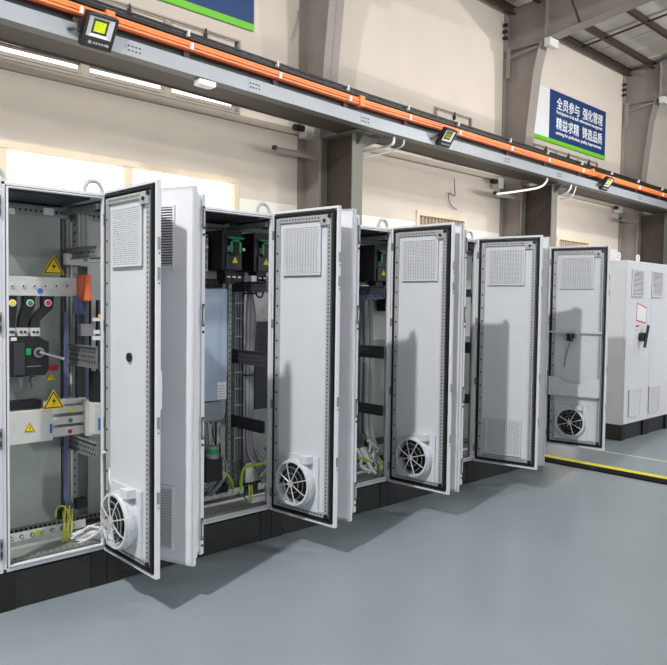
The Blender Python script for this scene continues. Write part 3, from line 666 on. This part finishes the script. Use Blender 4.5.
# wiring duct and cables in the right rear corner
m = MB(); pb(m, 66.5, 218, 71, 520, .47, .03, 'zinc_dark'); pb(m, 71, 222, 72.5, 540, .46, .02, 'lgrey')
for k in range(5): pb(m, 79 + k * 2.1, 214, 80.2 + k * 2.1, 262, .40, .02, 'mgrey' if k % 2 else 'lgrey')
for k in range(26): pb(m, 80, 216 + k * 2.0, 92, 216.7 + k * 2.0, .395, .005, 'lgrey')
P(m, 'wiring_duct')
for i, (bx, kk) in enumerate(((64.8, 'bwire'), (66.2, 'bwire'), (67.6, 'gwire'), (73.5, 'gwire'), (76, 'kwire'), (85, 'bwire'), (87, 'gwire'), (90, 'kwire'), (97, 'kwire'), (99, 'gwire'))):
    top = 312 if i < 3 else 300; P(MB().tube([at(bx, top, .40), at(bx + .3, 350, .41), at(bx - .2, 400, .41), at(bx + .3, 450, .40), at(bx, 492, .39), at(bx + 3 + i % 3, 505, .38), at(bx + 8, 508 - i, .36)] if i < 3 else [at(bx, top, .38), at(bx, 340, .38), at(bx + .4, 398, .38)], .008, kk), 'cable')
m = MB(); m.box((-.002, .535, .3), (.005, .54, 2.1), 'zinc'); P(m, 'rear_divider')
# PE bar with bolts
m = MB(); m.box((-.52, .28, .262), (.0, .286, .308), 'lgrey')
for k in range(7): m.cyl((-.43 + k * .058, .279, .285), (-.43 + k * .058, .272, .285), .011, 'dgrey', 8); m.cyl((-.43 + k * .058, .272, .285), (-.43 + k * .058, .268, .285), .007, 'steel', 8)
m.cyl((-.284, .279, .285), (-.284, .274, .285), .018, 'gy', 12); P(m, 'earth_bar')
P(MB().box((-.14, .33, .32), (-.09, .38, .38), 'black'), 'cable_socket'); P(MB().box((-.03, .33, .36), (.03, .38, .42), 'black'), 'cable_socket')
for k in range(8):
    bx = 63 + k * 1.3; P(MB().tube([at(bx, 512 - (k % 3) * 3, .33), at(bx + 1 - k % 3, 524, .25), at(bx + rnd.uniform(-1, 2), 534, .24), at(bx - 1 + rnd.uniform(-1, 3), 543, .25), at(bx - 3 + k, 548, .26)], .0045, 'ylw'), 'earth_wire')
P(MB().tube([at(56, 517, .36), at(57, 509, .34), at(62, 506, .3), at(67, 510, .28), at(71, 521, .26)], .005, 'ylw'), 'earth_wire')
for k in range(9):
    y0 = 528 + rnd.uniform(-4, 8); P(MB().tube([at(74 + rnd.uniform(-3, 5), y0 + 8, .22), at(82 + rnd.uniform(-2, 4), y0 + 4 + rnd.uniform(-4, 5), .17), at(90 + rnd.uniform(-2, 4), y0 + 3 + rnd.uniform(-5, 5), .12), at(101 + rnd.uniform(-3, 1), y0 - 2 + rnd.uniform(-5, 5), .07)], .007 if k % 3 else .011, 'wwire' if k % 3 != 1 else 'zinc'), 'white_cable')
P(MB().tube([at(76, 545, .2), at(90, 538, .1), at(99, 532, .0), at(106, 524, -.08), at(112, 514, -.14)], .008, 'wwire'), 'fan_cable')
P(MB().tube([at(103, 535, .02), at(102.5, 500, 0.0), at(102, 462, -.01), at(103, 453, -.03), at(107, 453, -.06), at(109, 460, -.08), at(110, 480, -.1), at(114, 492, -.12), at(120, 500, -.14)], .007, 'wwire'), 'fan_cable')
m = MB()
for zz in (2.08, 1.49, .9, .33): m = MB(); m.box((-.578, -.008, zz - .055), (-.562, -.003, zz + .055), 'mgrey'); m.box((-.575, -.012, zz - .04), (-.567, -.006, zz - .01), 'dgrey'); m.box((-.575, -.012, zz + .01), (-.567, -.006, zz + .04), 'dgrey'); P(m, 'latch_keeper')
right_door(t1, E_[0], E_[1] - .03, 90.2, .577, 'fan', 'plug')

# ---- generic drive unit and wiring
def drive(P, x0, x1, y, z0, z1):
    m = MB(); m.box((x0, y, z0), (x1, y + .2, z1), 'black'); m.box((x0 + .03, y - .012, z0 + .005), (x1 - .01, y, z0 + .11), 'dgrey'); m.box((x0 + .04, y - .014, z0 + .125), (x1 - .02, y, z0 + .165), 'mgrey')
    for k in range(3): m.box((x0 + .06 + k * .05, y - .017, z0 + .135), (x0 + .08 + k * .05, y - .014, z0 + .155), 'lgrey')
    w = x1 - x0; m.box((x0 + .06, y - .02, z1 - .17), (x1 - .04, y, z1 - .04), 'black')
    P(m, 'frequency_drive', .003)
    m = MB(); cx = (x0 + x1) / 2 + .015
    m.box((cx - .07, y - .026, z1 - .055), (cx + .07, y - .02, z1 - .045), 'green'); m.box((cx - .045, y - .026, z1 - .15), (cx - .027, y - .02, z1 - .055), 'green'); m.box((cx + .027, y - .026, z1 - .15), (cx + .045, y - .02, z1 - .055), 'green'); m.box((cx - .045, y - .026, z1 - .075), (cx + .045, y - .02, z1 - .06), 'green')
    P(m, 'drive_display_frame')
    m = MB(); q = .024; m.prism([(cx - q, y - .013, z0 + .05), (cx + q, y - .013, z0 + .05), (cx, y - .013, z0 + .095)], (0, -.002, 0), 'yellow'); P(m, 'warning_sign')
    m = MB(); m.box((x0 + .04, y + .02, z0 - .09), (x1 - .04, y + .12, z0), 'black')
    for k in range(3): m.box((x0 + .055 + k * .045, y + .015, z0 - .05), (x0 + .08 + k * .045, y + .02, z0 - .04), 'white')
    P(m, 'drive_terminal')
def wires(P, x, y, z0, z1, n, kk, name, spread=.05, r=.008):
    for k in range(n):
        xx = x + spread * (k / max(1, n - 1) - .5); pts = [(xx + rnd.uniform(-.006, .006), y + rnd.uniform(-.01, .01), z0 + (z1 - z0) * j / 4) for j in range(5)]
        P(MB().tube(pts, r, kk[k % len(kk)]), name)
def ax(px, Y, py=330): return at(px, py, Y).x
def content(i, P, x0, x1):
    a = x0
    m = MB(); m.box((x0 + .1, .28, .262), (x1 - .03, .286, .308), 'lgrey')
    q = x0 + .14
    while q < x1 - .05: m.cyl((q, .279, .285), (q, .27, .285), .009, 'steel', 8); q += .058
    P(m, 'earth_bar')
    if i == 0:
        r = ax(227.3, .30)
        P(MB().box((r - .62, .30, .935), (r, .46, 1.70), 'bluepanel'), 'component_box', .003)
        m = MB(); m.box((ax(218, .296), .296, .945), (ax(226.5, .296), .30, 1.06), 'white')
        for k in range(5): m.box((ax(218.8, .296), .295, .96 + .018 * k), (ax(225.5, .296), .296, .964 + .018 * k), 'mgrey')
        P(m, 'box_label')
        m = MB(); m.box((r - .62, .31, .80), (r - .02, .44, .925), 'clear')
        for k in range(6): m.box((r - .62, .306, .81 + k * .02), (r - .02, .31, .816 + k * .02), 'mgrey')
        P(m, 'cooling_ribs')
        m = MB(); m.box((r + .003, .29, .25), (r + .028, .32, 1.95), 'zinc_dark')
        z = .3
        while z < 1.93: m.cyl((r + .015, .2885, z), (r + .015, .29, z), .006, 'hole', 6); z += .04
        P(m, 'punched_post')
        drive(P, ax(222, .26, 250) - .30, ax(222, .26, 250) - .13, .26, 1.83, 2.1); drive(P, ax(222, .26, 250), ax(222, .26, 250) + .165, .26, 1.83, 2.1)
        m = MB(); u = ax(222, .26, 250) - .11; m.box((u - .01, .40, 1.82), (u + .09, .46, 2.05), 'lgrey')
        for k in range(4): m.box((u, .395, 1.84 + k * .055), (u + .08, .40, 1.87 + k * .055), 'mgrey')
        P(m, 'module_row')
        m = MB(); m.box((r - .35, .36, 1.71), (r + .0, .44, 1.77), 'black'); [m.box((r - .34 + k * .04, .356, 1.725), (r - .32 + k * .04, .36, 1.755), 'dgrey') for k in range(8)]; P(m, 'terminal_strip')
        c = at(211, 440, .22); m = MB(); m.box((c.x - .07, .16, .42), (c.x + .05, .28, .57), 'black'); m.cyl((c.x, .2, .57), (c.x, .2, .60), .045, 'zinc', 14); m.cyl((c.x, .2, .60), (c.x, .2, .635), .035, 'green', 14); m.cyl((c.x, .2, .635), (c.x, .2, .65), .042, 'zinc', 14); P(m, 'contactor')
        for k in range(16):
            x_ = c.x + rnd.uniform(-.06, .12); P(MB().tube([(x_, .3, .79), (x_ + rnd.uniform(-.03, .03), .28, .62), (x_ + rnd.uniform(-.08, .08), .2, .46), (x_ + rnd.uniform(-.1, .08), .22, .36), (x_ + rnd.uniform(-.1, .06), .3, .28)], .008, ('gwire', 'kwire', 'clear', 'zinc')[k % 4]), 'cable')
        P(MB().tube([at(206, 475, .2), at(214, 472, .2), at(224, 473, .2), at(231, 480, .2), at(233, 489, .22)], .011, 'gy'), 'earth_cable')
        P(MB().tube([at(204, 477, .24), at(212, 474, .2), at(219, 472, .2)], .012, 'kwire'), 'cable')
        P(MB().box((r - .55, .33, .31), (r + .03, .335, .45), 'lgrey'), 'lower_plate')
        P(MB().box((r - .06, .26, .30), (r - .01, .31, .35), 'black'), 'cable_socket')
        P(MB().tube([at(241, 489, .12), at(242, 474, .12), at(246, 467, .10), at(256, 465, .07), at(266, 463, .03)], .011, 'gy'), 'earth_cable')
        P(MB().tube([at(238, 493, .14), at(243, 496, .1), at(248, 501, .07)], .006, 'green'), 'earth_wire')
        for bx in (249, 251.5, 265): P(MB().tube([at(bx, 485, .1), at(bx + .5, 492, .09), at(bx - .5, 500, .08)], .007, 'ylw'), 'earth_wire')
        m = MB(); pb(m, 252, 497, 266, 502, .07, .04, 'white'); P(m, 'cable_tag_strip')
    if i == 1:
        # seen through the open side from the second cabinet
        u = ax(254, .26, 250); drive(P, u, u + .165, .26, 1.83, 2.1); drive(P, u + .45, u + .62, .26, 1.83, 2.1)
        l = ax(234.5, .45); m = MB(); m.box((l, .44, .45), (ax(241, .45), .46, 1.71), 'clear'); m.box((l + .012, .436, .45), (l + .016, .44, 1.71), 'dgrey'); m.box((l + .035, .436, .45), (l + .04, .44, 1.71), 'dgrey')
        P(m, 'clear_duct')
        for z in (.62, .7, .86, .98, 1.10, 1.22, 1.36, 1.49, 1.60): P(MB().box((l - .004, .430, z), (l + .075, .436, z + .008), 'lgrey'), 'cable_tie')
        cxx = ax(250, .38); 
        for k in range(7):
            o = (k - 3) * .010; P(MB().tube([(cxx + o * .5, .38, 1.70), (cxx + o * .6, .38, 1.66), (cxx + o * 1.2, .37, 1.5), (cxx + o, .38, 1.2), (cxx + o, .38, .9), (cxx + o * .8, .38, .6), (cxx + o + .02, .36, .48), (cxx + o + .06 + rnd.uniform(-.02, .06), .32, .40), (cxx + .12 + rnd.uniform(-.08, .1), .28, .30)], .010, ('gwire', 'clear', 'gwire')[k % 3]), 'cable')
        for z in (1.67, 1.08, .70): P(MB().box((cxx - .045, .355, z), (cxx + .045, .40, z + .012), 'black'), 'cable_tie')
        P(MB().box((ax(254, .44), .42, .82), (ax(269, .44) + .1, .47, 1.47), 'kwire'), 'dark_component_box')
        m = MB(); v = ax(251, .3, 290); m.box((v - .01, .28, 1.72), (v + .05, .33, 1.80), 'white'); P(m, 'white_terminal')
        m = MB(); m.box((v + .06, .28, 1.68), (v + .20, .34, 1.80), 'mgrey')
        for k in range(6):
            for j in range(4): m.box((v + .068 + k * .022, .277, 1.69 + j * .028), (v + .08 + k * .022, .28, 1.71 + j * .028), 'black')
        P(m, 'punched_bracket')
        m = MB(); m.tube([(v + .02, .28, 1.71), (v + .03, .27, 1.66), (v + .07, .27, 1.65), (v + .09, .27, 1.69)], .007, 'kwire'); P(m, 'cable')
        P(MB().box((ax(247, .34), .34, .31), (ax(268, .34), .345, .45), 'lgrey'), 'lower_plate')
        for k in range(8):
            xx = cxx + .1 + rnd.uniform(-.08, .1); P(MB().tube([(xx, .33, .55), (xx + .04, .3, .48), (xx + .02 + rnd.uniform(0, .06), .28, .42), (xx + rnd.uniform(-.1, .1), .25, .36)], .008, ('clear', 'gwire', 'kwire')[k % 3]), 'cable')
        # right hand part seen through the third cabinet's own opening
        for k in range(8):
            xx = ax(362 + rnd.uniform(0, 10), .12, 460); P(MB().tube([(xx, .2, .45), (xx + .02, .16, .38), (xx + rnd.uniform(-.02, .10), .12, .32), (xx + rnd.uniform(0, .12), .08 + rnd.uniform(-.03, .04), .26)], .012, ('wwire', 'zinc', 'white')[k % 3]), 'cable')
        P(MB().tube([at(358, 458, .1), at(364, 459, .1), at(368, 461, .1)], .012, 'gy'), 'earth_cable')
        for k in range(3): P(MB().tube([at(379 + k * .6, 458, .08), at(380 + k * .6, 464, .08), at(379 + k * .6, 470, .08)], .007, 'ylw'), 'earth_wire')
        m = MB(); pb(m, 363, 463, 383, 470, .14, .01, 'lgrey'); P(m, 'small_cover')
    if i == 2:
        u = ax(374.5, .26, 260); drive(P, u, u + .165, .26, 1.80, 2.1); drive(P, u + .4, u + .565, .26, 1.80, 2.1)
        m = MB(); pb(m, 374, 290, 388, 298, .3, .05, 'dgrey'); P(m, 'terminal_strip')
        m = MB(); pb(m, 362, 285, 369, 289, .3, .05, 'lgrey'); P(m, 'white_terminal'); m = MB(); pb(m, 364, 291, 371, 294, .3, .05, 'lgrey'); P(m, 'white_terminal')
        for k in range(6): P(MB().tube([at(362 + k * 3, 291, .28), at(365 + k * 3, 299 - k % 3, .27), at(369 + k * 3, 298, .27), at(372 + k * 2.4, 292, .28)], .006, 'bwire'), 'cable')
        m = MB(); l = ax(366, .44); m.box((l - .06, .44, .5), (l, .455, 1.70), 'clear'); P(m, 'clear_duct')
        for k in range(6):
            o = k * 1.5; P(MB().tube([at(364 + o, 300, .42), at(365 + o, 340, .42), at(364.5 + o, 390, .42), at(364 + o, 425, .41), at(367 + o, 440, .38), at(370 + o * 1.3, 450, .34)], .010, ('gwire', 'clear', 'zinc')[k % 3]), 'cable')
        m = MB(); pb(m, 368, 439, 386, 445, .38, .04, 'black'); P(m, 'black_terminal_block')
        for k in range(9): P(MB().tube([at(366 + rnd.uniform(0, 8), 440, .34), at(370 + rnd.uniform(-2, 8), 449, .28), at(372 + rnd.uniform(-4, 10), 456, .2), at(374 + rnd.uniform(-6, 10), 464, .14)], .010, ('zinc', 'wwire', 'clear')[k % 3]), 'cable')
cells = []
# ---- cabinets 2..5
labels = ['open double-door control cabinet with black drives, second from the left edge', 'open double-door cabinet with tangled white cables inside its narrow visible opening, third from the left',
          'open cabinet with two filter grilles and no fan on its door, fourth from left', 'last open control cabinet of the row, its door with a document pocket']
doors = [(95.9, .58, 'fan', None), (94.3, .565, 'fan', None), (102.2, .585, 'grille', None), (102.2, .585, 'flat_fan', 'pocket')]
lefts = [(69.8, .575), (70.7, .57), (77.2, .57), (62.7, .59)]
cabs = []
for i in range(4):
    x0, x1 = E_[i + 1], E_[i + 2]
    t, P = cabinet(x0, x0, x1, labels[i], G, 'vfd')
    left_door(t, x0, x0 + .046, lefts[i][0], lefts[i][1]); right_door(t, x0, x1 - .03, doors[i][0], doors[i][1], doors[i][2], doors[i][3])
    m = MB(); m.box((x0 + .10, .47, 1.30), (x1 - .06, .474, 2.1), 'lgrey'); m.box((x0 + .10, .47, .28), (x1 - .06, .474, 1.30), 'zinc'); P(m, 'mounting_plate')
    cells.append((P, x0, x1))
    if i < 3: content(i, P, x0, x1)
    if i == 2:
        m = MB(); m.box((x0 + .3, .2, 1.55), (x1 - .05, .44, 2.12), 'black'); P(m, 'frequency_drive')
        m = MB(); m.box((x1 - .30, .30, .3), (x1 - .26, .34, 1.6), 'kwire'); P(m, 'cable_duct')
        m = MB(); m.box((x0 + .1, .28, .262), (x1 - .03, .286, .308), 'lgrey'); P(m, 'earth_bar')
    cabs.append(t)

# ---- the closed cabinet beyond the yellow line
fx, fy = 6.535, -.012
t = empty('closed_cabinet', (fx, fy, 0), 'closed white control cabinet beyond the yellow line at the right edge, black rotary handle', 'cabinet')
def PF(m, name, bevel=0): return m.build(name, t, bevel)
PF(MB().box((0, 0.02, .19), (1.4, .60, 2.175), 'paint'), 'body', .004)
PF(MB().box((0.0, 0.03, 0), (1.4, .58, .19), 'plinth'), 'plinth'); [PF(MB().box((q0, .01, 0), (q1, .03, .19), 'plinth_c'), 'plinth_corner') for q0, q1 in ((0, .1), (.6, .78), (1.3, 1.4))]
for k, (a, b) in enumerate(((.008, .697), (.703, 1.392))):
    d = MB().box((a, -.004, .2), (b, .02, 2.168), 'paint').build('door', t, .003)
    s0 = a + (.13 if k == 0 else .02); s0 = (.125, .70)[k]; 
    for (zz0, zz1) in ((1.745, 2.07), (.28, .61)):
        m = MB(); m.box((s0, -.008, zz0), (s0 + .32, -.004, zz1), 'dgrey'); ringm(m, s0, s0 + .32, zz0, zz1, .012, -.018, -.004, 'paint')
        for q in range(20):
            z = zz0 + .012 + (zz1 - zz0 - .024) * (q + .5) / 20; m.poly([(s0 + .012, -.018, z - .006), (s0 + .308, -.018, z - .006), (s0 + .308, -.008, z + .005), (s0 + .012, -.008, z + .005)], [(0, 1, 2, 3)], 'paint')
        m.build('louvre_grille', d)
    if k == 0:
        m = MB(); x0_, x1_, z0_, z1_ = .27, .56, 1.43, 1.64
        m.prism([(x0_, -.004, z0_ + .02), (x1_ , -.004, z0_ - .02), (x1_ + .02, -.004, z1_ - .03), (x0_ + .02, -.004, z1_ + .03)], (0, -.002, 0), 'red')
        m.prism([(x0_ + .012, -.006, z0_ + .032), (x1_ - .01, -.006, z0_ - .006), (x1_ + .008, -.006, z1_ - .042), (x0_ + .03, -.006, z1_ + .016)], (0, -.001, 0), 'white'); m.box((.27, -.006, 1.375), (.36, -.004, 1.395), 'red'); m.box((.27, -.006, 1.335), (.30, -.004, 1.345), 'red'); m.build('notice_sheet', d)
        m = MB(); m.cyl((.40, -.004, 1.25), (.40, -.06, 1.25), .055, 'black', 16); m.prism([(.36, -.08, 1.12), (.41, -.08, 1.12), (.50, -.08, 1.38), (.46, -.08, 1.40)], (0, .02, 0), 'black'); m.build('rotary_handle', d, .004)
        m = MB(); m.box((.10, -.008, 1.10), (.18, -.004, 1.18), 'white'); [m.box((.11, -.009, 1.115 + q * .02), (.17, -.008, 1.12 + q * .02), 'mgrey') for q in range(3)]; m.build('label_plate', d)
for ex in (.08, .62):
    m = MB(); m.ring((ex, .14, 2.235), (0, 1, 0), .022, .045, .014, 'white', 20); m.box((ex - .045, .14, 2.175), (ex + .045, .154, 2.2), 'white'); PF(m, 'lifting_eye')
PF(MB().box((-.003, .3, 1.2), (0, .42, 1.7), 'red').box((-.004, .31, 1.21), (-.003, .41, 1.69), 'white'), 'side_notice')
